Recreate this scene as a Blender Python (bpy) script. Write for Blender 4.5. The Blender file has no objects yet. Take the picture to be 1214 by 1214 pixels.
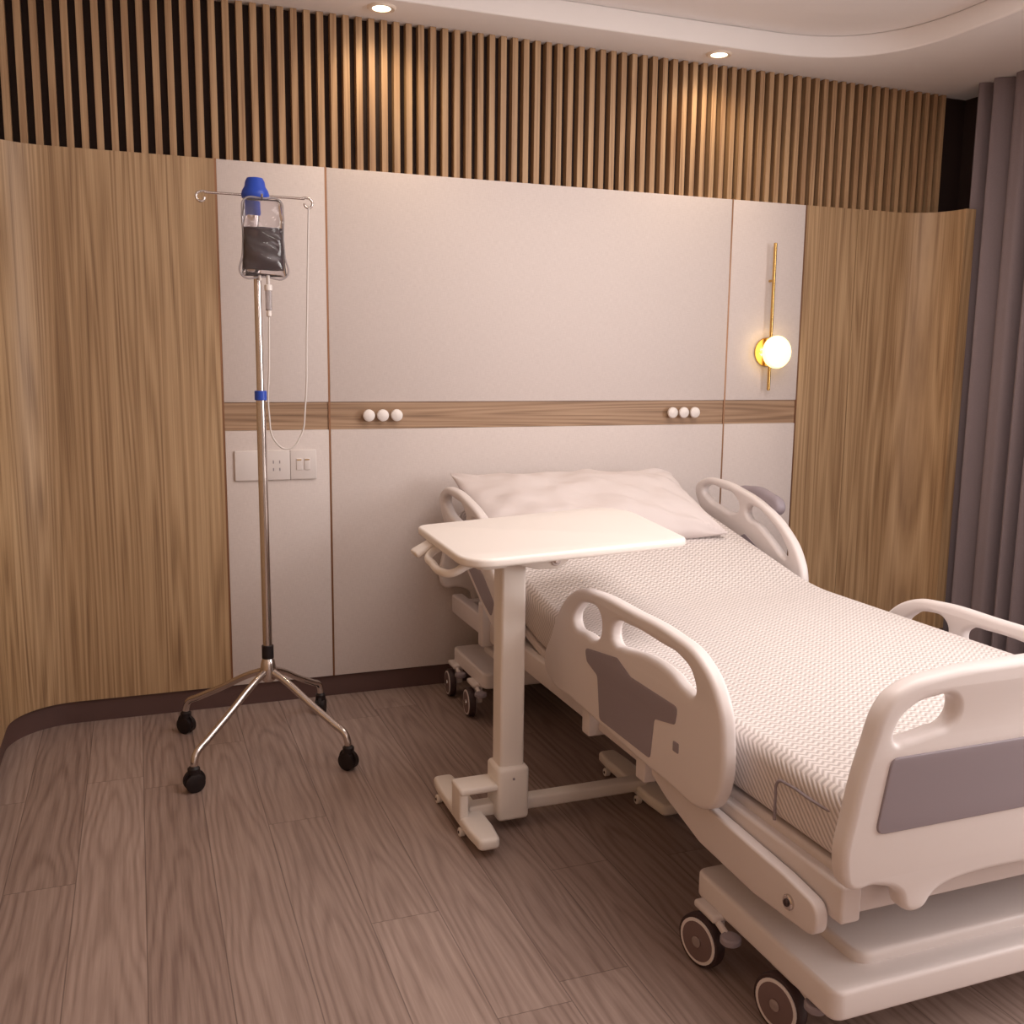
import bpy, bmesh, math, random
from mathutils import Vector, Matrix, noise
random.seed(4)
S=bpy.context.scene
S.view_settings.view_transform='Standard'
S.view_settings.look='None'
COL=S.collection

# ---------------------------------------------------------------- materials
def newmat(name):
    m=bpy.data.materials.new(name); m.use_nodes=True
    nt=m.node_tree; b=nt.nodes['Principled BSDF']
    return m,nt,b
def lin(c):
    return tuple(((x/255)/12.92 if x/255<=.04045 else ((x/255+.055)/1.055)**2.4) for x in c)+(1,)
def mat(name,c,rough=.5,metal=0,emis=None,estr=0,trans=0,ior=1.45,bump=0,bscale=200,var=0):
    m,nt,b=newmat(name)
    b.inputs['Base Color'].default_value=lin(c); b.inputs['Roughness'].default_value=rough
    b.inputs['Metallic'].default_value=metal; b.inputs['IOR'].default_value=ior
    b.inputs['Transmission Weight'].default_value=trans
    if emis: 
        b.inputs['Emission Color'].default_value=lin(emis); b.inputs['Emission Strength'].default_value=estr
    n=nt.nodes; l=nt.links
    if not trans:
        tc=n.new('ShaderNodeTexCoord'); nz=n.new('ShaderNodeTexNoise'); nz.inputs['Scale'].default_value=bscale
        nz.inputs['Detail'].default_value=3
        l.new(tc.outputs['Object'],nz.inputs['Vector'])
        if bump:
            bp=n.new('ShaderNodeBump'); bp.inputs['Strength'].default_value=bump; bp.inputs['Distance'].default_value=.002
            l.new(nz.outputs['Fac'],bp.inputs['Height']); l.new(bp.outputs['Normal'],b.inputs['Normal'])
        if var:
            r=n.new('ShaderNodeValToRGB'); c0=lin(c)
            r.color_ramp.elements[0].position=.3; r.color_ramp.elements[1].position=.7
            r.color_ramp.elements[0].color=tuple(x*(1-var) for x in c0[:3])+(1,)
            r.color_ramp.elements[1].color=tuple(min(1,x*(1+var)) for x in c0[:3])+(1,)
            l.new(nz.outputs['Fac'],r.inputs['Fac']); l.new(r.outputs['Color'],b.inputs['Base Color'])
    return m
class NB:
    def __init__(s,nt): s.n=nt.nodes; s.l=nt.links
    def math(s,op,a,b=None,c=None):
        q=s.n.new('ShaderNodeMath'); q.operation=op
        for i,v in enumerate((a,b,c)):
            if v is None: continue
            if isinstance(v,(int,float)): q.inputs[i].default_value=v
            else: s.l.new(v,q.inputs[i])
        return q.outputs[0]
    def comb(s,x,y,z):
        q=s.n.new('ShaderNodeCombineXYZ')
        for i,v in enumerate((x,y,z)):
            if isinstance(v,(int,float)): q.inputs[i].default_value=v
            else: s.l.new(v,q.inputs[i])
        return q.outputs[0]
    def xyz(s):
        tc=s.n.new('ShaderNodeTexCoord'); q=s.n.new('ShaderNodeSeparateXYZ'); s.l.new(tc.outputs['Object'],q.inputs[0])
        return q.outputs
    def noise(s,vec,scale=1,detail=2,rough=.5,dist=0):
        q=s.n.new('ShaderNodeTexNoise'); s.l.new(vec,q.inputs['Vector'])
        q.inputs['Scale'].default_value=scale;q.inputs['Detail'].default_value=detail
        q.inputs['Roughness'].default_value=rough;q.inputs['Distortion'].default_value=dist
        return q.outputs['Fac']
    def ramp(s,f,stops):
        q=s.n.new('ShaderNodeValToRGB'); e=q.color_ramp.elements
        while len(e)<len(stops): e.new(.5)
        for i,(p,c) in enumerate(stops):
            e[i].position=p; e[i].color=lin(c)
        s.l.new(f,q.inputs['Fac']); return q.outputs['Color']
    def bump(s,h,b,st=.3,d=.002):
        q=s.n.new('ShaderNodeBump'); q.inputs['Strength'].default_value=st;q.inputs['Distance'].default_value=d
        s.l.new(h,q.inputs['Height']); s.l.new(q.outputs['Normal'],b.inputs['Normal'])
def oak(name,stops,rough=.5,seed=0,horiz=False):
    m,nt,b=newmat(name); B=NB(nt); o=B.xyz()
    h=B.math('ADD',o[0],B.math('MULTIPLY',o[1],1.0)); z=o[2]
    if horiz: h,z=z,h
    big=B.noise(B.comb(B.math('MULTIPLY',h,6),B.math('MULTIPLY',z,.22),seed),1,2,.45,0)
    ring=B.math('MULTIPLY',B.math('ADD',B.math('SINE',B.math('MULTIPLY',big,110)),1),.5)
    fine=B.noise(B.comb(B.math('MULTIPLY',h,210),B.math('MULTIPLY',z,1.6),seed+3),1,4,.6)
    mid=B.noise(B.comb(B.math('MULTIPLY',h,38),B.math('MULTIPLY',z,.5),seed+8),1,3,.6)
    f=B.math('ADD',B.math('MULTIPLY',fine,.50),B.math('ADD',B.math('MULTIPLY',ring,.15),B.math('MULTIPLY',mid,.38)))
    nt.links.new(B.ramp(f,stops),b.inputs['Base Color'])
    b.inputs['Roughness'].default_value=rough
    B.bump(fine,b,.12,.001)
    return m
M_oak=oak('oak_veneer',[(.32,(128,98,70)),(.5,(170,138,102)),(.7,(196,165,128))],.45)
M_oakh=oak('oak_strip',[(.32,(120,92,70)),(.5,(158,127,100)),(.7,(184,153,125))],.5,5,True)
M_slat=oak('slat_oak',[(.32,(138,104,74)),(.5,(170,135,100)),(.7,(190,157,120))],.5,9)
M_dark=mat('dark_backing',(48,32,28),.7,bump=.1)
M_base=mat('baseboard_brown',(92,68,64),.5,bump=.1)
M_brass=mat('bronze_trim',(150,112,86),.35,.8)
M_ceil=mat('ceiling_paint',(240,234,232),.8,bump=.05)
M_wallp=mat('plain_wall',(215,206,200),.8,bump=.1)
M_curt=mat('curtain_fabric',(130,116,118),.9,bump=.4,bscale=500,var=.1)
M_white=mat('bed_plastic',(230,221,219),.38)
M_white2=mat('bed_frame_white',(222,212,210),.45)
M_inset=mat('rail_inset_grey',(150,139,146),.5)
M_table=mat('table_white',(242,234,228),.35)
M_chrome=mat('chrome',(210,202,198),.16,1)
M_black=mat('black_rubber',(30,20,22),.5)
M_tyre=mat('caster_tyre',(60,42,42),.5)
M_hub=mat('caster_hub',(120,98,96),.4)
M_blue=mat('blue_plastic',(44,80,190),.35)
M_pillow=mat('pillow_cotton',(216,205,203),.9,bump=.15,bscale=300)
M_clear=mat('clear_bag',(240,236,240),.07,trans=.95,ior=1.42)
M_film=mat('bag_seam',(205,198,200),.15,trans=.6,ior=1.4)
M_blood=mat('dark_blood',(58,34,38),.10)
M_tube=mat('iv_tube',(215,207,203),.3)
M_knob=mat('knob_white',(238,230,226),.4)
M_switch=mat('switch_plate',(222,213,210),.4)
M_gold=mat('lamp_brass',(214,176,110),.25,1)
M_glow=mat('lamp_glow',(255,240,200),.4,emis=(255,228,155),estr=1.9)
M_dl=mat('downlight_glow',(255,240,210),.4,emis=(255,238,205),estr=9)
M_dr=mat('downlight_ring',(235,220,205),.4)

def fabric():
    m,nt,b=newmat('panel_linen'); B=NB(nt); o=B.xyz()
    a=B.noise(B.comb(B.math('MULTIPLY',o[0],500),1,B.math('MULTIPLY',o[2],40)),1,2)
    c=B.noise(B.comb(B.math('MULTIPLY',o[0],40),1,B.math('MULTIPLY',o[2],500)),1,2)
    f=B.math('MULTIPLY',B.math('ADD',a,c),.5)
    nt.links.new(B.ramp(f,[(.3,(206,194,190)),(.7,(221,210,206))]),b.inputs['Base Color'])
    b.inputs['Roughness'].default_value=.7
    B.bump(f,b,.1,.001); return m
M_panel=fabric()
def floor_mat():
    m,nt,b=newmat('floor_planks'); B=NB(nt); o=B.xyz()
    W=.178; L=1.9
    xr=B.math('DIVIDE',B.math('ADD',o[0],.035),W); idx=B.math('FLOOR',xr)
    wn=nt.nodes.new('ShaderNodeTexWhiteNoise'); wn.noise_dimensions='1D'; nt.links.new(idx,wn.inputs['W'])
    yo=B.math('ADD',B.math('DIVIDE',o[1],L),B.math('MULTIPLY',wn.outputs['Value'],7.3))
    jd=B.math('FLOOR',yo)
    wn2=nt.nodes.new('ShaderNodeTexWhiteNoise'); wn2.noise_dimensions='2D'
    nt.links.new(B.comb(idx,jd,0),wn2.inputs['Vector'])
    r=wn2.outputs['Value']; sd=B.math('MULTIPLY',r,40)
    fx=B.math('FRACT',xr); fy=B.math('FRACT',yo)
    dc=B.math('ABSOLUTE',B.math('SUBTRACT',fx,.5))
    wob=B.noise(B.comb(B.math('MULTIPLY',o[0],5),B.math('MULTIPLY',o[1],1.2),sd),1,2,.5,.1)
    ph=B.math('ADD',B.math('MULTIPLY',B.math('POWER',dc,1.6),11),B.math('ADD',B.math('MULTIPLY',o[1],1.7),B.math('MULTIPLY',wob,6)))
    ring=B.math('MULTIPLY',B.math('ADD',B.math('SINE',B.math('MULTIPLY',ph,5.0)),1),.5)
    ring=B.math('POWER',ring,2)
    fine=B.noise(B.comb(B.math('MULTIPLY',o[0],120),B.math('MULTIPLY',o[1],4),sd),1,4,.6)
    f=B.math('ADD',B.math('ADD',B.math('MULTIPLY',B.math('SUBTRACT',1,ring),.17),B.math('MULTIPLY',fine,.58)),B.math('MULTIPLY',r,.17))
    col=B.ramp(f,[(.2,(122,101,94)),(.5,(156,135,126)),(.8,(182,161,152))])
    gx=B.math('LESS_THAN',B.math('MINIMUM',fx,B.math('SUBTRACT',1,fx)),.008)
    gy=B.math('LESS_THAN',B.math('MINIMUM',fy,B.math('SUBTRACT',1,fy)),.0007)
    g=B.math('MAXIMUM',gx,gy)
    mx=nt.nodes.new('ShaderNodeMix'); mx.data_type='RGBA'
    nt.links.new(B.math('MULTIPLY',g,.55),mx.inputs[0]); nt.links.new(col,mx.inputs[6]); mx.inputs[7].default_value=lin((66,50,46))
    nt.links.new(mx.outputs[2],b.inputs['Base Color'])
    b.inputs['Roughness'].default_value=.40
    B.bump(B.math('SUBTRACT',B.math('MULTIPLY',fine,.3),g),b,.25,.001); return m
M_floor=floor_mat()
def quilt():
    m,nt,b=newmat('quilted_fabric'); B=NB(nt); o=B.xyz()
    t=B.math('PINGPONG',B.math('MULTIPLY',o[0],36),.5)
    yy=B.math('SUBTRACT',o[1],o[2])
    w=B.math('SINE',B.math('MULTIPLY',B.math('ADD',B.math('MULTIPLY',yy,58),B.math('MULTIPLY',t,1.3)),6.283))
    w=B.math('MULTIPLY',B.math('ADD',w,1),.5)
    nt.links.new(B.ramp(w,[(.1,(190,179,176)),(.7,(226,217,214))]),b.inputs['Base Color'])
    b.inputs['Roughness'].default_value=.9
    B.bump(w,b,.5,.003); return m
M_quilt=quilt()

# ---------------------------------------------------------------- geometry helpers
class G:
    def __init__(s,name,loc):
        s.r=bpy.data.objects.new(name,None); s.r.location=loc; s.r.empty_display_size=.1; COL.objects.link(s.r)
        s.inv=Matrix.Translation(-Vector(loc))
def link(name,me,m,g=None,smooth=True):
    o=bpy.data.objects.new(name,me); COL.objects.link(o)
    if m: me.materials.clear(); me.materials.append(m)
    if smooth:
        for p in me.polygons: p.use_smooth=True
        try: me.set_sharp_from_angle(angle=math.radians(38))
        except Exception: pass
    if g: o.parent=g.r; o.matrix_parent_inverse=g.inv
    return o
def pydata(name,v,f,m,g=None,smooth=True):
    me=bpy.data.meshes.new(name); me.from_pydata([tuple(x) for x in v],[],f); me.update()
    bm=bmesh.new(); bm.from_mesh(me); bmesh.ops.recalc_face_normals(bm,faces=bm.faces); bm.to_mesh(me); bm.free()
    return link(name,me,m,g,smooth)
def box(name,lo,hi,m,g=None,bev=0,seg=3,taper=None,xf=None):
    bm=bmesh.new(); bmesh.ops.create_cube(bm,size=1)
    lo=Vector(lo);hi=Vector(hi);c=(lo+hi)/2;d=hi-lo
    for v in bm.verts:
        x,y=v.co.x,v.co.y
        if taper and v.co.z>0: x*=taper;y*=taper
        v.co=Vector((c.x+x*d.x,c.y+y*d.y,c.z+v.co.z*d.z))
    if bev: bmesh.ops.bevel(bm,geom=bm.edges[:],offset=bev,segments=seg,profile=.5,affect='EDGES')
    if xf: bmesh.ops.transform(bm,matrix=xf,verts=bm.verts)
    me=bpy.data.meshes.new(name); bm.to_mesh(me); bm.free()
    return link(name,me,m,g)
def frame(axis):
    a=Vector(axis).normalized(); t=Vector((0,0,1)) if abs(a.z)<.9 else Vector((1,0,0))
    u=a.cross(t).normalized(); return u,a.cross(u).normalized(),a
def lathe(name,prof,base,axis,m,g=None,n=32):
    u,w,a=frame(axis); base=Vector(base); v=[];f=[]
    for (r,h) in prof:
        for i in range(n):
            t=2*math.pi*i/n; v.append(base+a*h+(u*math.cos(t)+w*math.sin(t))*r)
    for j in range(len(prof)-1):
        for i in range(n): f.append((j*n+i,j*n+(i+1)%n,(j+1)*n+(i+1)%n,(j+1)*n+i))
    if prof[0][0]>1e-5: f.append(tuple(range(n))[::-1])
    if prof[-1][0]>1e-5: f.append(tuple((len(prof)-1)*n+i for i in range(n)))
    me=bpy.data.meshes.new(name); me.from_pydata([tuple(x) for x in v],[],f)
    bm=bmesh.new(); bm.from_mesh(me); bmesh.ops.remove_doubles(bm,verts=bm.verts,dist=1e-6)
    bmesh.ops.recalc_face_normals(bm,faces=bm.faces); bm.to_mesh(me); bm.free()
    return link(name,me,m,g)
def cyl(name,p0,p1,r,m,g=None,r2=None,n=24):
    p0=Vector(p0);p1=Vector(p1);h=(p1-p0).length; r2=r if r2 is None else r2
    c=min(.002,r*.3)
    return lathe(name,[(max(r-c,1e-4),0),(r,c),(r2,h-c),(max(r2-c,1e-4),h)],p0,p1-p0,m,g,n)
def from_curve(name,cu,m,g,fn=None):
    o=bpy.data.objects.new('tmp',cu); COL.objects.link(o)
    dg=bpy.context.evaluated_depsgraph_get(); dg.update()
    me=bpy.data.meshes.new_from_object(o.evaluated_get(dg)); bpy.data.objects.remove(o)
    if fn:
        for v in me.vertices: v.co=fn(v.co.x,v.co.y,v.co.z)
        me.update()
    me.name=name
    bm=bmesh.new(); bm.from_mesh(me); bmesh.ops.remove_doubles(bm,verts=bm.verts,dist=1e-5)
    bmesh.ops.recalc_face_normals(bm,faces=bm.faces); bm.to_mesh(me); bm.free()
    return link(name,me,m,g)
def tube(name,pts,r,m,g=None,closed=False,smooth=True,radii=None):
    cu=bpy.data.curves.new('c','CURVE'); cu.dimensions='3D'; cu.bevel_depth=r; cu.bevel_resolution=4; cu.use_fill_caps=True
    if smooth:
        sp=cu.splines.new('BEZIER'); sp.bezier_points.add(len(pts)-1)
        for b,p in zip(sp.bezier_points,pts): b.co=p; b.handle_left_type=b.handle_right_type='AUTO'
        if radii:
            for b,q in zip(sp.bezier_points,radii): b.radius=q
        sp.resolution_u=8
    else:
        sp=cu.splines.new('POLY'); sp.points.add(len(pts)-1)
        for b,p in zip(sp.points,pts): b.co=tuple(p)+(1,)
    sp.use_cyclic_u=closed
    return from_curve(name,cu,m,g)
def rpoly(pts,r,n=6):
    out=[];k=len(pts)
    for i in range(k):
        p=Vector(pts[i]);a=Vector(pts[i-1])-p;b=Vector(pts[(i+1)%k])-p
        rr=r[i] if isinstance(r,(list,tuple)) else r
        ang=a.angle(b); t=min(rr/math.tan(ang/2),a.length*.49,b.length*.49)
        A=p+a.normalized()*t;Bp=p+b.normalized()*t
        for j in range(n+1):
            s=j/n; out.append(tuple((1-s)**2*A+2*s*(1-s)*p+s*s*Bp))
    return out
def plate(name,outs,th,bev,m,g,fn,smooth=True,res=8):
    cu=bpy.data.curves.new('c','CURVE'); cu.dimensions='2D'; cu.fill_mode='BOTH'
    cu.extrude=max(th/2-bev,.0001); cu.bevel_depth=bev; cu.bevel_resolution=3; cu.offset=-bev
    for lp in outs:
        if smooth:
            sp=cu.splines.new('BEZIER'); sp.bezier_points.add(len(lp)-1); sp.resolution_u=res
            for b,p in zip(sp.bezier_points,lp): b.co=(p[0],p[1],0); b.handle_left_type=b.handle_right_type='AUTO'
        else:
            sp=cu.splines.new('POLY'); sp.points.add(len(lp)-1)
            for b,p in zip(sp.points,lp): b.co=(p[0],p[1],0,1)
        sp.use_cyclic_u=True
    return from_curve(name,cu,m,g,fn)
def FX(x): return lambda p,q,h: Vector((x+h,p,q))
def FY(y): return lambda p,q,h: Vector((p,y+h,q))
def FZ(z): return lambda p,q,h: Vector((p,q,z+h))
def ribbon(name,path,z0,z1,th,m,g=None):
    n=len(path);v=[];f=[]
    P=[Vector(p) for p in path]
    for i in range(n):
        t=(P[min(i+1,n-1)]-P[max(i-1,0)]).normalized(); nn=Vector((t.y,-t.x))*th
        a=P[i];b=P[i]+nn
        v+= [(a.x,a.y,z0),(a.x,a.y,z1),(b.x,b.y,z1),(b.x,b.y,z0)]
    for i in range(n-1):
        for j in range(4): f.append((4*i+j,4*i+(j+1)%4,4*i+4+(j+1)%4,4*i+4+j))
    f.append((0,1,2,3)); f.append((4*n-4,4*n-3,4*n-2,4*n-1))
    return pydata(name,v,f,m,g)

# ---------------------------------------------------------------- room
YB=-2.6; XL=-.56; XR=3.98; YF=4.10; ZC=2.74; YP=4.03
box('floor',(XL-.1,YB-.1,-.1),(XR+.1,YF+.1,0),M_floor)
box('wall_back',(XL-.1,YF,0),(XR+.1,YF+.1,3.0),M_dark)
box('wall_left',(XL-.1,YB,0),(XL,YF,3.0),M_wallp)
box('wall_front',(XL-.1,YB-.1,0),(XR+.1,YB,3.0),M_wallp)
wy0,wy1,wz0,wz1=-.5,1.6,.9,2.5
box('wall_right',(XR,wy1,0),(XR+.1,YF,3.0),M_dark)
box('wall_right.001',(XR,YB,0),(XR+.1,wy0,3.0),M_wallp)
box('wall_right.002',(XR,wy0,0),(XR+.1,wy1,wz0),M_wallp)
box('wall_right.003',(XR,wy0,wz1),(XR+.1,wy1,3.0),M_wallp)
gw=G('window_1',(XR+.05,.55,1.7))
for i,(a,b) in enumerate([((wy0,wz0),(wy1,wz0+.06)),((wy0,wz1-.06),(wy1,wz1)),((wy0,wz0+.06),(wy0+.06,wz1-.06)),((wy1-.06,wz0+.06),(wy1,wz1-.06))]):
    box('frame_%d'%i,(XR+.02,a[0],a[1]),(XR+.08,b[0],b[1]),M_white2,gw)
tray=rpoly([(.0,-2.0),(3.17,-2.0),(3.17,3.83),(.0,3.83)],[.3,.3,.55,.3],14)
plate('ceiling',[[(XL-.1,YB-.1),(XR+.1,YB-.1),(XR+.1,YF+.1),(XL-.1,YF+.1)],tray],.09,.008,M_ceil,None,FZ(ZC+.045),smooth=False)
box('ceiling.001',(XL-.1,YB-.1,ZC+.09),(XR+.1,YF+.1,ZC+.2),M_ceil)

def arc(cx,cy,r,a0,a1,n=14): return [(cx+r*math.cos(a0+(a1-a0)*t/n),cy+r*math.sin(a0+(a1-a0)*t/n)) for t in range(n+1)]
H=math.pi/2
gl=G('trim_1',(0,4.03,0))
ribbon('oak_panel',[(.310,YP)]+arc(-.27,3.81,.22,H,2*H)+[(-.49,YB)],.09,2.158,.06,M_oak,gl)
ribbon('baseboard_left',[(.310,YP+.012)]+arc(-.27,3.81,.232,H,2*H)+[(-.502,YB)],0,.09,.05,M_base)
gr=G('trim_2',(3.4,4.03,0))
ribbon('oak_panel',[(3.745,3.80)]+arc(3.545,3.83,.20,0,H)+[(3.304,YP)],.09,2.158,.06,M_oak,gr)
ribbon('oak_panel_b',[(3.301,YP),(3.006,YP)],.09,2.158,.06,M_oak,gr)
ribbon('baseboard_right',[(3.757,3.80)]+arc(3.545,3.83,.212,0,H)+[(3.006,YP+.012)],0,.09,.05,M_base)
box('baseboard_back',(.31,YP+.012,0),(3.006,YF-.001,.09),M_base)
gp=G('trim_3',(1.66,4.03,0))
seams=[.314,.730,2.596,3.002]
for i in range(3):
    a,b=seams[i]+.004,seams[i+1]-.004
    box('upper_panel_%d'%i,(a,YP,1.243),(b,YF-.002,2.158),M_panel,gp,.002,2)
    box('lower_panel_%d'%i,(a,YP,.09),(b,YF-.002,1.131),M_panel,gp,.002,2)
    box('oak_strip_%d'%i,(a,YP+.006,1.132),(b,YF-.002,1.242),M_oakh,gp)
for i,x in enumerate(seams): box('seam_%d'%i,(x-.004,YP+.001,.09),(x+.004,YF-.002,2.16),M_brass,gp)
v=[];f=[]
x=XL+.01; 
while x<3.80:
    k=len(v); a,b,c,d=x,x+.024,YP+.03,YF-.001
    v+=[(a,c,2.12),(b,c,2.12),(b,d,2.12),(a,d,2.12),(a,c,ZC-.001),(b,c,ZC-.001),(b,d,ZC-.001),(a,d,ZC-.001)]
    f+=[(k,k+1,k+5,k+4),(k+1,k+2,k+6,k+5),(k+2,k+3,k+7,k+6),(k+3,k,k+4,k+7),(k,k+3,k+2,k+1),(k+4,k+5,k+6,k+7)]
    x+=.0505
pydata('trim_4',v,f,M_slat,None,False)
v=[];f=[]; n=420; y0,y1=3.90,1.72
xs=[]
for i in range(n+1):
    t=i/n; y=y0+(y1-y0)*t
    ph=y*2*math.pi/.125+1.6*math.sin(y*5.1)+.8*math.sin(y*13)
    xs.append((3.850+.05*math.sin(ph)+.012*math.sin(2.3*ph+1),y+.012*math.cos(ph)))
zs=[.012,.5,1.1,1.8,2.4,ZC-.002]
for z in zs:
    k=1+.12*(1-z/ZC)
    for (cx,cy) in xs: v.append((3.850+(cx-3.850)*k,cy,z))
for j in range(len(zs)-1):
    for i in range(n): f.append((j*(n+1)+i,j*(n+1)+i+1,(j+1)*(n+1)+i+1,(j+1)*(n+1)+i))
pydata('curtain',v,f,M_curt)

def downlight(x,y):
    g=G('recessed_downlight',(x,y,ZC))
    lathe('ring',[(.034,.0),(.036,-.006),(.050,-.008),(.056,-.001),(.056,0)],(x,y,ZC),(0,0,1),M_dr,g)
    lathe('lens',[(.0001,-.003),(.034,-.003),(.034,-.001)],(x,y,ZC),(0,0,1),M_dl,g)
    l=bpy.data.lights.new('downlight_spot','SPOT'); l.energy=10; l.spot_size=math.radians(155); l.spot_blend=1; l.color=(1,.77,.50); l.shadow_soft_size=.06
    o=bpy.data.objects.new('spot',l); COL.objects.link(o); o.parent=g.r; o.location=(0,-.03,-.03)
for x in (.935,2.425): downlight(x,3.925)

for x0 in (.888,2.308):
    g=G('wall_knob_row',(x0+.0585,YP,1.19))
    for i in range(3):
        lathe('knob_%d'%i,[(.010,0),(.010,.012),(.022,.016),(.025,.022),(.024,.032),(.018,.037),(.0001,.038)],(x0+i*.0585,YP+.006,1.188),(0,-1,0),M_knob,g)
g=G('wall_socket_panel',(.51,YP,.99))
for i,(a,b) in enumerate([(.350,.455),(.456,.566),(.567,.672)]):
    box('plate_%d'%i,(a,YP-.010,.932),(b,YP,1.052),M_switch,g,.003)
for i,a in enumerate((.590,.622)):
    box('rocker_%d'%i,(a,YP-.013,.970),(a+.024,YP-.008,1.018),M_switch,g,.002)
    box('rocker_mark_%d'%i,(a+.003,YP-.0145,1.010),(a+.021,YP-.0125,1.014),M_gold,g)
for i,(a,b) in enumerate([(.500,1.005),(.525,1.005),(.500,.975),(.525,.975)]):
    box('pin_slot_%d'%i,(a-.002,YP-.0108,b-.006),(a+.002,YP-.0095,b+.006),M_inset,g)
g=G('wall_sconce',(2.813,YP,1.6))
cyl('rod',(2.813,YP-.035,1.29),(2.813,YP-.035,1.972),.0080,M_gold,g)
cyl('mount_top',(2.813,YP-.035,1.80),(2.813,YP,1.80),.006,M_gold,g)
lathe('back_disc',[(.0001,0),(.066,0),(.068,.004),(.066,.010),(.0001,.010)],(2.813,YP,1.47),(0,-1,0),M_gold,g)
cyl('mount',(2.813,YP-.005,1.47),(2.813,YP-.07,1.47),.012,M_gold,g)
lathe('shade',[(.0001,0),(.070,0),(.075,.004),(.076,.016),(.071,.026),(.05,.033),(.0001,.036)],(2.82,YP-.065,1.47),(0,-1,0),M_glow,g,40)
l=bpy.data.lights.new('sconce_light','POINT'); l.energy=.7; l.color=(1,.75,.4); l.shadow_soft_size=.02
o=bpy.data.objects.new('bulb',l); COL.objects.link(o); o.parent=g.r; o.location=(-.0,-.038,-.13)

# ---------------------------------------------------------------- IV stand
def iv():
    cx,cy=.402,3.53
    g=G('iv_drip_stand',(cx,cy,0))
    cyl('lower_pole',(cx,cy,.30),(cx,cy,1.30),.0165,M_chrome,g)
    cyl('upper_pole',(cx,cy,1.30),(cx,cy,1.93),.0130,M_chrome,g)
    cyl('blue_collar',(cx,cy,1.272),(cx,cy,1.305),.021,M_blue,g)
    cyl('black_collar',(cx,cy,.345),(cx,cy,.395),.021,M_black,g)
    lathe('hub',[(.018,.26),(.028,.27),(.030,.30),(.024,.335),(.017,.35)],(cx,cy,0),(0,0,1),M_chrome,g)
    lathe('blue_cap',[(.014,1.885),(.017,1.89),(.018,1.930),(.026,1.942),(.044,1.948),(.047,1.958),(.043,1.972),(.035,1.985),(.032,2.002),(.026,2.013),(.0001,2.018)],(cx,cy,0),(0,0,1),M_blue,g)
    for i,(x,y) in enumerate([(.122,3.80),(.122,3.25),(.636,3.26),(.640,3.84)]):
        d=Vector((x-cx,y-cy,0))
        P=lambda k,z:(cx+d.x*k,cy+d.y*k,z)
        tube('leg_%d'%i,[P(.03,.30),P(.22,.272),P(.55,.205),P(.85,.148),P(.955,.128),P(.99,.105),P(1.0,.068)],.0125,M_chrome,g)
        w=Vector((d.y,-d.x,0)).normalized()
        if i%2: w=(w+Vector((.5,.2,0))).normalized()
        lathe('caster_cap_%d'%i,[(.012,.088),(.020,.080),(.020,.06),(.012,.055)],(x,y,0),(0,0,1),M_black,g)
        for s in (-1,1):
            c=Vector((x,y,.032))+w*s*.012
            lathe('wheel_%d_%d'%(i,s+1),[(.0001,-.009),(.026,-.009),(.032,-.006),(.032,.006),(.026,.009),(.0001,.009)],c,w,M_black,g)
        lathe('hood_%d'%i,[(.0001,-.006),(.036,-.006),(.036,.006),(.0001,.006)],Vector((x,y,.040)),w,M_black,g)
    cyl('cross_bar',(cx-.165,cy,1.957),(cx+.165,cy,1.957),.0042,M_chrome,g)
    for i,s in enumerate((-1,1)):
        Q=lambda k,z:(cx+s*k,cy,z)
        tube('hook_%d'%i,[Q(.150,1.957),Q(.172,1.960),Q(.188,1.952),Q(.190,1.938),Q(.180,1.928),Q(.167,1.932),Q(.164,1.942)],.0042,M_chrome,g)
    tube('bag_hook',[(cx+.012,cy-.02,1.93),(cx+.012,cy-.05,1.932),(cx+.012,cy-.078,1.940),(cx+.012,cy-.086,1.950)],.0035,M_chrome,g)
    bx,by=cx+.014,cy-.075
    def pouch(name,z0,z1,w,t,m,topw=1.0,n=24,flare=.10):
        v=[];f=[];R=20
        for j in range(n+1):
            s=j/n; z=z0+(z1-z0)*s
            e=max(0,1-abs(2*s-1)**4)**.5
            ww=w*(1-flare*(math.sin(math.pi*s)))*(topw+(1-topw)*min(1,(1-s)*4)) 
            for i in range(R):
                a=2*math.pi*i/R; c=math.cos(a); sn=math.sin(a)
                v.append((bx+ww*math.copysign(abs(c)**.6,c),by+(t*e+.0015)*math.copysign(abs(sn)**1.2,sn)+.003*math.sin(s*19+c*4),z))
        for j in range(n):
            for i in range(R): f.append((j*R+i,j*R+(i+1)%R,(j+1)*R+(i+1)%R,(j+1)*R+i))
        f.append(tuple(range(R))); f.append(tuple(n*R+i for i in range(R)))
        pydata(name,v,f,m,g)
    pouch('bag_film',1.686,1.936,.074,.024,M_clear,.8)
    pouch('bag_blood',1.708,1.845,.063,.017,M_blood,flare=.04)
    rim=[]
    for (px,pz) in [(-.072,1.688),(0,1.686),(.072,1.688),(.068,1.76),(.065,1.82),(.066,1.89),(.057,1.933),(0,1.938),(-.057,1.933),(-.066,1.89),(-.065,1.82),(-.068,1.76)]:
        rim.append((bx+px,by,pz))
    tube('bag_rim',rim,.0035,M_film,g,closed=True)
    cyl('bag_port',(bx+.012,by,1.692),(bx+.012,by,1.655),.006,M_tube,g)
    cyl('bag_port_2',(bx-.015,by,1.692),(bx-.015,by,1.672),.005,M_tube,g)
    cyl('drip_chamber_top',(bx+.012,by,1.66),(bx+.012,by,1.640),.013,M_knob,g)
    cyl('drip_chamber',(bx+.012,by,1.645),(bx+.012,by,1.575),.011,M_film,g)
    cyl('drip_chamber_end',(bx+.012,by,1.580),(bx+.012,by,1.555),.008,M_knob,g)
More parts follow.
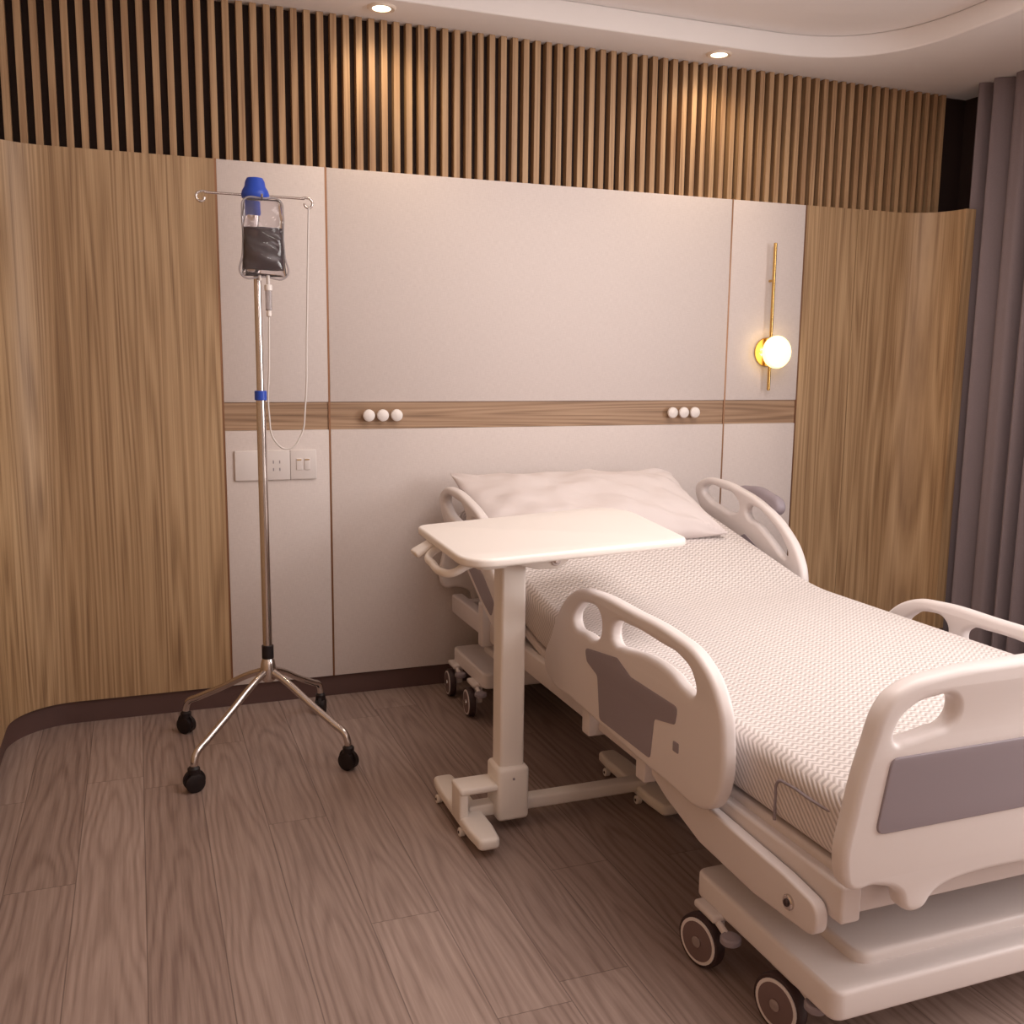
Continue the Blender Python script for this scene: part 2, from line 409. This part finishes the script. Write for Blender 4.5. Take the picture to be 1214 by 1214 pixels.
    tube('drip_line',[(bx+.012,by,1.56),(bx+.008,by,1.4),(bx+.004,by,1.22),(bx+.022,by,1.135),(bx+.065,by,1.108),(bx+.108,by,1.15),(bx+.126,by,1.25),(bx+.140,by+.02,1.5),(bx+.155,by+.05,1.8),(cx+.178,cy,1.934)],.0030,M_tube,g)
iv()

# ---------------------------------------------------------------- overbed table
def overbed():
    g=G('overbed_table',(1.02,2.70,0))
    top=rpoly([(.775,2.37),(1.51,2.50),(1.62,3.18),(.80,2.96)],[.09,.06,.14,.06],8)
    plate('table_top',[top],.026,.009,M_table,g,FZ(.892),smooth=False)
    box('column',(.980,2.660,.10),(1.058,2.735,.835),M_table,g,.010,4)
    box('inner_column',(.993,2.673,.80),(1.045,2.722,.86),M_table,g,.006)
    box('head_bracket',(.965,2.60,.850),(1.19,2.79,.879),M_table,g,.008)
    ch=rpoly([(.985,.865),(1.185,.868),(1.175,.835),(1.14,.812),(1.07,.815),(.985,.84)],.012)
    plate('tilt_cheek',[ch],.016,.004,M_table,g,FY(2.625),smooth=False)
    plate('tilt_cheek_back',[ch],.016,.004,M_table,g,FY(2.765),smooth=False)
    box('tilt_housing',(1.04,2.635,.82),(1.15,2.755,.86),M_table,g,.010)
    cyl('pivot_boss',(1.132,2.612,.838),(1.132,2.62,.838),.016,M_white2,g)
    cyl('pivot_bolt',(1.132,2.606,.838),(1.132,2.614,.838),.007,M_chrome,g)
    plate('lever_paddle',[rpoly([(.885,2.59),(.985,2.61),(.985,2.70),(.885,2.68)],.03)],.016,.006,M_table,g,FZ(.835),smooth=False)
    tube('release_handle',[(.90,2.76,.876),(.83,2.76,.872),(.785,2.75,.850),(.775,2.68,.838),(.775,2.58,.834),(.79,2.545,.838),(.83,2.54,.856),(.90,2.55,.874)],.0115,M_table,g)
    R=Matrix.Translation((.775,2.80,.862))@Matrix.Rotation(math.radians(-28),4,'Y')@Matrix.Translation((-.775,-2.80,-.862))
    box('edge_clip',(.745,2.765,.848),(.830,2.835,.868),M_table,g,.008,xf=R)
    box('handle_mount_1',(.87,2.52,.860),(.93,2.58,.881),M_table,g,.006)
    box('handle_mount_2',(.87,2.73,.860),(.93,2.79,.881),M_table,g,.006)
    box('under_rail',(.86,2.68,.862),(1.45,2.73,.880),M_table,g,.004)
    box('column_boot',(.968,2.643,.030),(1.070,2.752,.20),M_table,g,.014,4)
    box('boot_bridge',(.850,2.650,.128),(.985,2.745,.150),M_table,g,.009)
    box('boot_side',(.850,2.655,.045),(.880,2.74,.145),M_table,g,.008)
    cyl('boot_screw',(1.018,2.640,.165),(1.018,2.645,.165),.004,M_inset,g)
    box('crossbar',(.89,2.683,.038),(1.50,2.735,.076),M_table,g,.007)
    def foot(nm,x,y0,y1,w):
        pts=rpoly([(x-w*.8,y0),(x+w*.8,y0),(x+w,y0+.09),(x+w,y1-.09),(x+w*.8,y1),(x-w*.8,y1),(x-w,y1-.09),(x-w,y0+.09)],.02,5)
        plate(nm,[pts],.036,.012,M_table,g,FZ(.042),smooth=False)
        for i,yy in enumerate((y0+.16,y1-.08)):
            cyl(nm+'_wheel_%d'%i,(x-w-.004,yy,.014),(x-w+.014,yy,.014),.014,M_table,g)
            cyl(nm+'_wheel_r_%d'%i,(x+w-.016,yy,.014),(x+w-.004,yy,.014),.014,M_table,g)
            cyl(nm+'_hub_%d'%i,(x-w-.006,yy,.014),(x-w-.002,yy,.014),.005,M_tyre,g)
    foot('foot_left',.893,2.50,2.98,.040)
    foot('foot_right',1.50,2.52,2.99,.040)
overbed()

# ---------------------------------------------------------------- bed
def bed():
    g=G('hospital_bed',(1.8,2.7,0))
    X0,X1=1.24,2.36
    def zt(y):
        t=y-2.98
        if t<-.12: return .60
        if t<.12: return .60+.22*(t+.12)**2/.48
        return .60+.22*t
    def sweep(name,x0,x1,y0,y1,zoff,th,rc,m,N=60):
        v=[];f=[];K=6
        ys=[];ins=[]
        for k in range(7):
            a=k/6*math.pi/2; ys.append(y0+rc*(1-math.cos(a))); ins.append(rc*(1-math.sin(a)))
        for k in range(1,N): ys.append(y0+rc+(y1-y0-2*rc)*k/N); ins.append(0)
        for k in range(7):
            a=math.pi/2-k/6*math.pi/2; ys.append(y1-rc*(1-math.cos(a))); ins.append(rc*(1-math.sin(a)))
        L=0
        for y,i_ in zip(ys,ins):
            zz=zt(y)+zoff; a0,a1=x0+i_,x1-i_; b1=zz-i_;b0=zz-th+i_
            ring=[]
            for (cx,cz,st) in ((a1-rc,b1-rc,0),(a0+rc,b1-rc,90),(a0+rc,b0+rc,180),(a1-rc,b0+rc,270)):
                for k in range(K+1):
                    t=math.radians(st+90*k/K); ring.append((cx+rc*math.cos(t)*1,y,cz+rc*math.sin(t)))
            L=len(ring); v+=ring
        n=len(ys)
        for j in range(n-1):
            for i in range(L): f.append((j*L+i,j*L+(i+1)%L,(j+1)*L+(i+1)%L,(j+1)*L+i))
        f.append(tuple(range(L))); f.append(tuple((n-1)*L+i for i in range(L)))
        return pydata(name,v,f,m,g)
    sweep('mattress',X0,X1,1.435,3.93,0,.155,.042,M_quilt)
    sweep('mattress_deck',X0+.01,X1-.01,1.44,3.93,-.158,.03,.008,M_white2,40)
    xs=X0-.001
    tube('mattress_piping',[(xs,1.66,.452),(xs,1.66,.50),(xs,1.655,.540),(xs,1.62,.548),(xs,1.53,.548),(xs+.012,1.47,.548),(xs+.06,1.437,.548),(xs+.3,1.433,.548),(X1-.2,1.433,.548)],.0032,M_inset,g)
    # pillow (rests on the mattress, part of the made bed)
    W,Dp,Hh=.525,.26,.092; nx,ny=84,50; v=[];f=[]
    ang=math.radians(22); C=Vector((1.725,3.665,.822)); R=Matrix.Rotation(ang,3,'X')
    for side in (1,-1):
        for j in range(ny+1):
            for i in range(nx+1):
                a=2*i/nx-1;b=2*j/ny-1
                a=math.sin(a*math.pi/2);b=math.sin(b*math.pi/2)
                e=max(0,(1-abs(a)**3.4)*(1-abs(b)**2.8))**.5
                x=W*a*(1-.06*(1-b*b)*abs(a)); y=Dp*b*(1-.08*(1-a*a)*abs(b))
                nz=noise.noise(Vector((a*3,b*2.2,side*3)))*.022+noise.noise(Vector((a*8+b*3,b*5,7)))*.009
                ca=abs(a);th=math.atan2(1-abs(b)+.02,1-ca+.02); rr=math.hypot(1-ca,1-abs(b))
                nz+=math.sin(th*10+(3 if a>0 else 0)+(5 if b>0 else 0))*.016*math.exp(-rr*rr/.18)
                nz+=math.sin(a*17+b*6+3*noise.noise(Vector((a*2,b*2,1))))*.005*math.exp(-((abs(a)-.76)/.2)**2)
                z=side*(Hh*e)+nz*e**.5*(1 if side>0 else .2)
                if a<-.80 and b>.3: z+=.035*(-a-.80)/.20*(b-.3)/.7
                v.append(C+R@Vector((x,y,z)))
    o=(nx+1)*(ny+1)
    for s in (0,1):
        for j in range(ny):
            for i in range(nx):
                k=s*o+j*(nx+1)+i; f.append((k,k+1,k+nx+2,k+nx+1))
    me=bpy.data.meshes.new('pillow'); me.from_pydata([tuple(q) for q in v],[],f)
    bm=bmesh.new(); bm.from_mesh(me); bmesh.ops.remove_doubles(bm,verts=bm.verts,dist=1e-4); bmesh.ops.recalc_face_normals(bm,faces=bm.faces); bm.to_mesh(me); bm.free()
    gp=G('pillow',tuple(C))
    link('pillow_body',me,M_pillow,gp)
    # ---- side rails
    footrail=[(2.775,.48),(2.725,.585),(2.65,.695),(2.55,.762),(2.43,.783),(2.2,.785),(2.0,.780),(1.87,.755),(1.785,.685),(1.758,.60),(1.765,.475),(1.81,.418),(2.0,.405),(2.3,.415),(2.56,.428),(2.72,.435)]
    h1=[(2.565,.665),(2.535,.715),(2.46,.742),(2.39,.732),(2.375,.69),(2.40,.655),(2.48,.650)]
    h2=[(2.315,.70),(2.29,.732),(2.22,.742),(2.05,.740),(1.95,.733),(1.895,.705),(1.885,.665),(1.93,.662),(2.00,.682),(2.12,.688),(2.25,.672),(2.30,.672)]
    inset=rpoly([(2.47,.612),(2.27,.640),(2.19,.612),(1.95,.612),(1.96,.565),(2.06,.545),(2.075,.435),(2.365,.435),(2.385,.555),(2.455,.575)],.015,4)
    headrail=[(3.12,.575),(3.155,.67),(3.24,.755),(3.40,.838),(3.60,.888),(3.75,.905),(3.88,.892),(3.935,.85),(3.91,.785),(3.80,.72),(3.65,.65),(3.5,.575),(3.35,.50),(3.2,.455),(3.13,.49)]
    hA=[(3.87,.845),(3.84,.868),(3.72,.868),(3.61,.848),(3.575,.80),(3.62,.775),(3.72,.785),(3.83,.812)]
    hB=[(3.515,.815),(3.46,.822),(3.36,.785),(3.25,.71),(3.225,.655),(3.25,.65),(3.32,.69),(3.43,.750),(3.52,.785)]
    hins=rpoly([(3.52,.70),(3.36,.635),(3.24,.56),(3.27,.50),(3.36,.535),(3.60,.66)],.02,4)
    for nm,x,dz,sg in (('left',1.185,0,-1),('right',2.415,-.125,1)):
        fr=[(p,q+dz) for p,q in footrail]
        plate('foot_rail_'+nm,[fr,[(p,q+dz) for p,q in h1],[(p,q+dz) for p,q in h2]],.040,.013,M_white,g,FX(x))
        plate('foot_rail_inset_'+nm,[[(p,q+dz) for p,q in inset]],.006,.002,M_inset,g,FX(x+sg*.0195),smooth=False)
        plate('foot_rail_badge_'+nm,[rpoly([(1.965,.50+dz),(1.94,.50+dz),(1.94,.525+dz),(1.965,.525+dz)],.004)],.003,.001,M_inset,g,FX(x+sg*.0208),smooth=False)
        plate('head_rail_'+nm,[headrail,hA,hB],.040,.013,M_white,g,FX(x))
        plate('head_rail_inset_'+nm,[hins],.006,.002,M_inset,g,FX(x+sg*.0195),smooth=False)
        plate('head_rail_inner_'+nm,[hins],.006,.002,M_inset,g,FX(x-sg*.0195),smooth=False)
        for k,yy in enumerate((2.18,2.52,3.30,3.48)):
            xx0,xx1=sorted((x-sg*.009,x-sg*.075))
            box('rail_hinge_%s_%d'%(nm,k),(xx0,yy-.025,.33),(xx1,yy+.025,.43 if k<2 else .50),M_white2,g,.006)
    plate('rail_grip',[[(3.66,.865),(3.58,.895),(3.44,.885),(3.35,.84),(3.37,.80),(3.50,.835)]],.05,.018,M_inset,g,FX(2.455))
    def board(nm,y,th,top,bot,outer_sg):
        c=1.80
        L=[(1.262,top-.047),(1.225,.72),(1.195,.60),(1.182,.49),(1.20,.452),(1.26,.448),(1.315,.425),(1.335,.385),(1.375,.38),(1.405,.41),(1.45,.425)]
        pts=[(c,top+.004),(1.55,top+.002),(1.38,top-.006),(1.30,top-.022)]+L+[(c,.425)]
        mir=[(2*c-p,q) for p,q in pts[1:-1]][::-1]
        slot=[(1.283,top-.125),(1.288,top-.09),(1.32,top-.062),(1.37,top-.05),(1.412,top-.052),(1.425,top-.075),(1.41,top-.105),(1.37,top-.115),(1.31,top-.125)]
        plate(nm,[pts+mir,slot,[(2*c-p,q) for p,q in slot]],th,.014,M_white,g,FY(y))
        ins=rpoly([(1.272,.702),(2*c-1.272,.702),(2*c-1.25,.555),(1.245,.555)],.02,5)
        plate(nm+'_inset',[ins],.008,.003,M_inset,g,FY(y+outer_sg*th/2),smooth=False)
    board('footboard',1.39,.045,.856,.42,-1)
    board('headboard',3.985,.035,.80,.42,-1)
    for nm,a,b in (('left',1.226,1.275),('right',2.325,2.374)):
        box('side_beam_'+nm,(a,1.42,.345),(b,3.95,.425),M_white2,g,.008)
    for k,yy in enumerate((1.44,2.1,2.9,3.85)):
        box('cross_beam_%d'%k,(1.25,yy,.35),(2.35,yy+.06,.41),M_white2,g,.006)
    arm=rpoly([(2.12,.412),(1.56,.388),(1.45,.375),(1.45,.305),(1.66,.290),(1.88,.300),(2.04,.340),(2.12,.372)],[.015,.05,.035,.04,.1,.1,.05,.015],6)
    for nm,x,s in (('left',1.208,-1),('right',2.392,1)):
        plate('link_arm_'+nm,[arm],.030,.007,M_white2,g,FX(x),smooth=False)
        cyl('bumper_'+nm,(x+s*.010,1.535,.340),(x+s*.022,1.535,.340),.016,M_chrome,g)
        cyl('bumper_cap_'+nm,(x+s*.020,1.535,.340),(x+s*.026,1.535,.340),.008,M_tyre,g)
    for nm,x in (('left',1.50),('right',2.10)):
        for k,(ya,yb) in enumerate(((1.75,2.2),(3.55,3.1))):
            tube('lift_arm_%s_%d'%(nm,k),[(x,ya,.19),(x,(ya+yb)/2,.28),(x,yb,.36)],.025,M_white2,g,smooth=False)
    for nm,x in (('left',1.62),('right',1.98)):
        box('base_beam_'+nm,(x-.03,1.6,.13),(x+.03,3.8,.18),M_white2,g,.006)
    def cover(nm,y0,y1):
        pts=rpoly([(1.225,y0),(2.375,y0),(2.375,y1),(1.225,y1)],.03,6)
        plate(nm,[pts],.065,.010,M_white,g,FZ(.168),smooth=False)
        pts=rpoly([(1.33,y0+.06),(2.27,y0+.06),(2.27,y1-.08),(1.33,y1-.08)],.04,6)
        plate(nm+'_hump',[pts],.040,.012,M_white,g,FZ(.205),smooth=False)
    cover('base_cover_foot',1.42,1.94)
    cover('base_cover_head',3.52,3.93)
    k=0
    for xs_,sg in ((1.20,1),(2.40,-1)):
        for yy,r,dx in ((1.86,.064,0),(1.60,.064,.035),(3.62,.058,0),(3.88,.058,0)):
            x=xs_+dx*sg
            nm='caster_%d'%k; k+=1
            ax=Vector((1,.25*(1 if yy<2.5 else -.3),0)).normalized()
            c=Vector((x,yy,r))
            lathe(nm+'_tyre',[(r*.80,-.013),(r*.97,-.013),(r,-.008),(r,.008),(r*.97,.013),(r*.80,.013)],c,ax,M_tyre,g)
            lathe(nm+'_ring',[(r*.74,-.0155),(r*.86,-.0155),(r*.86,.0155),(r*.74,.0155)],c,ax,M_white,g)
            lathe(nm+'_disc',[(.0001,-.0165),(r*.74,-.0165),(r*.74,.0165),(.0001,.0165)],c,ax,M_hub,g)
            lathe(nm+'_axle',[(.0001,-.021),(.013,-.020),(.014,-.012),(.014,.012),(.013,.020),(.0001,.021)],c,ax,M_chrome,g)
            box(nm+'_fork',(x+.018,yy-.03,r) if sg>0 else (x-.045,yy-.03,r),(x+.045,yy+.03,.145) if sg>0 else (x-.018,yy+.03,.145),M_white2,g,.006)
            box(nm+'_cap',(min(x,x+.06*sg),yy-.045,.125),(max(x,x+.06*sg),yy+.045,.145),M_white2,g,.008)
            lathe(nm+'_pedal',[(.0001,0),(.020,0),(.024,.004),(.024,.014),(.020,.018),(.0001,.018)],(x+.012*sg,yy-.10 ,.110),(0,0,1),M_inset,g)
            cyl(nm+'_pedal_arm',(x+.012*sg,yy-.09,.119),(x+.02*sg,yy,.133),.008,M_white2,g)
bed()

# ---------------------------------------------------------------- lights
def area(name,loc,rot,sx,sy,e,c):
    l=bpy.data.lights.new(name,'AREA'); l.shape='RECTANGLE'; l.size=sx; l.size_y=sy; l.energy=e; l.color=c
    o=bpy.data.objects.new(name,l); o.location=loc; o.rotation_euler=rot; COL.objects.link(o); return o
area('window_daylight',(XR+.04,.55,1.7),(0,math.radians(90),0),1.5,2.0,88,(1,.955,.93))
area('ceiling_tray_light',(1.9,1.9,ZC+.08),(0,0,0),1.4,2.0,44,(1,.92,.87))
area('added_ceiling_fill',(1.7,YB+.25,1.9),(math.radians(180-20),0,0),2.5,.3,26,(1,.92,.87))  # added fill behind the camera, aimed up to brighten the ceiling; no lamp there
w=bpy.data.worlds.new('world'); S.world=w; w.use_nodes=True
w.node_tree.nodes['Background'].inputs[0].default_value=(1,.97,.95,1); w.node_tree.nodes['Background'].inputs[1].default_value=.4

# ---------------------------------------------------------------- camera
cam=bpy.data.cameras.new('camera'); co=bpy.data.objects.new('camera',cam); COL.objects.link(co)
cam.sensor_width=36; cam.lens=36*1170/1214; cam.clip_start=.02
F=Vector((.3505,.9241,-.1523)).normalized(); U=Vector((.0440,.1474,.9883)); Rr=F.cross(U).normalized(); U=Rr.cross(F)
mw=Matrix(((Rr.x,U.x,-F.x,0),(Rr.y,U.y,-F.y,0),(Rr.z,U.z,-F.z,1.42),(0,0,0,1)))
co.matrix_world=mw
S.camera=co
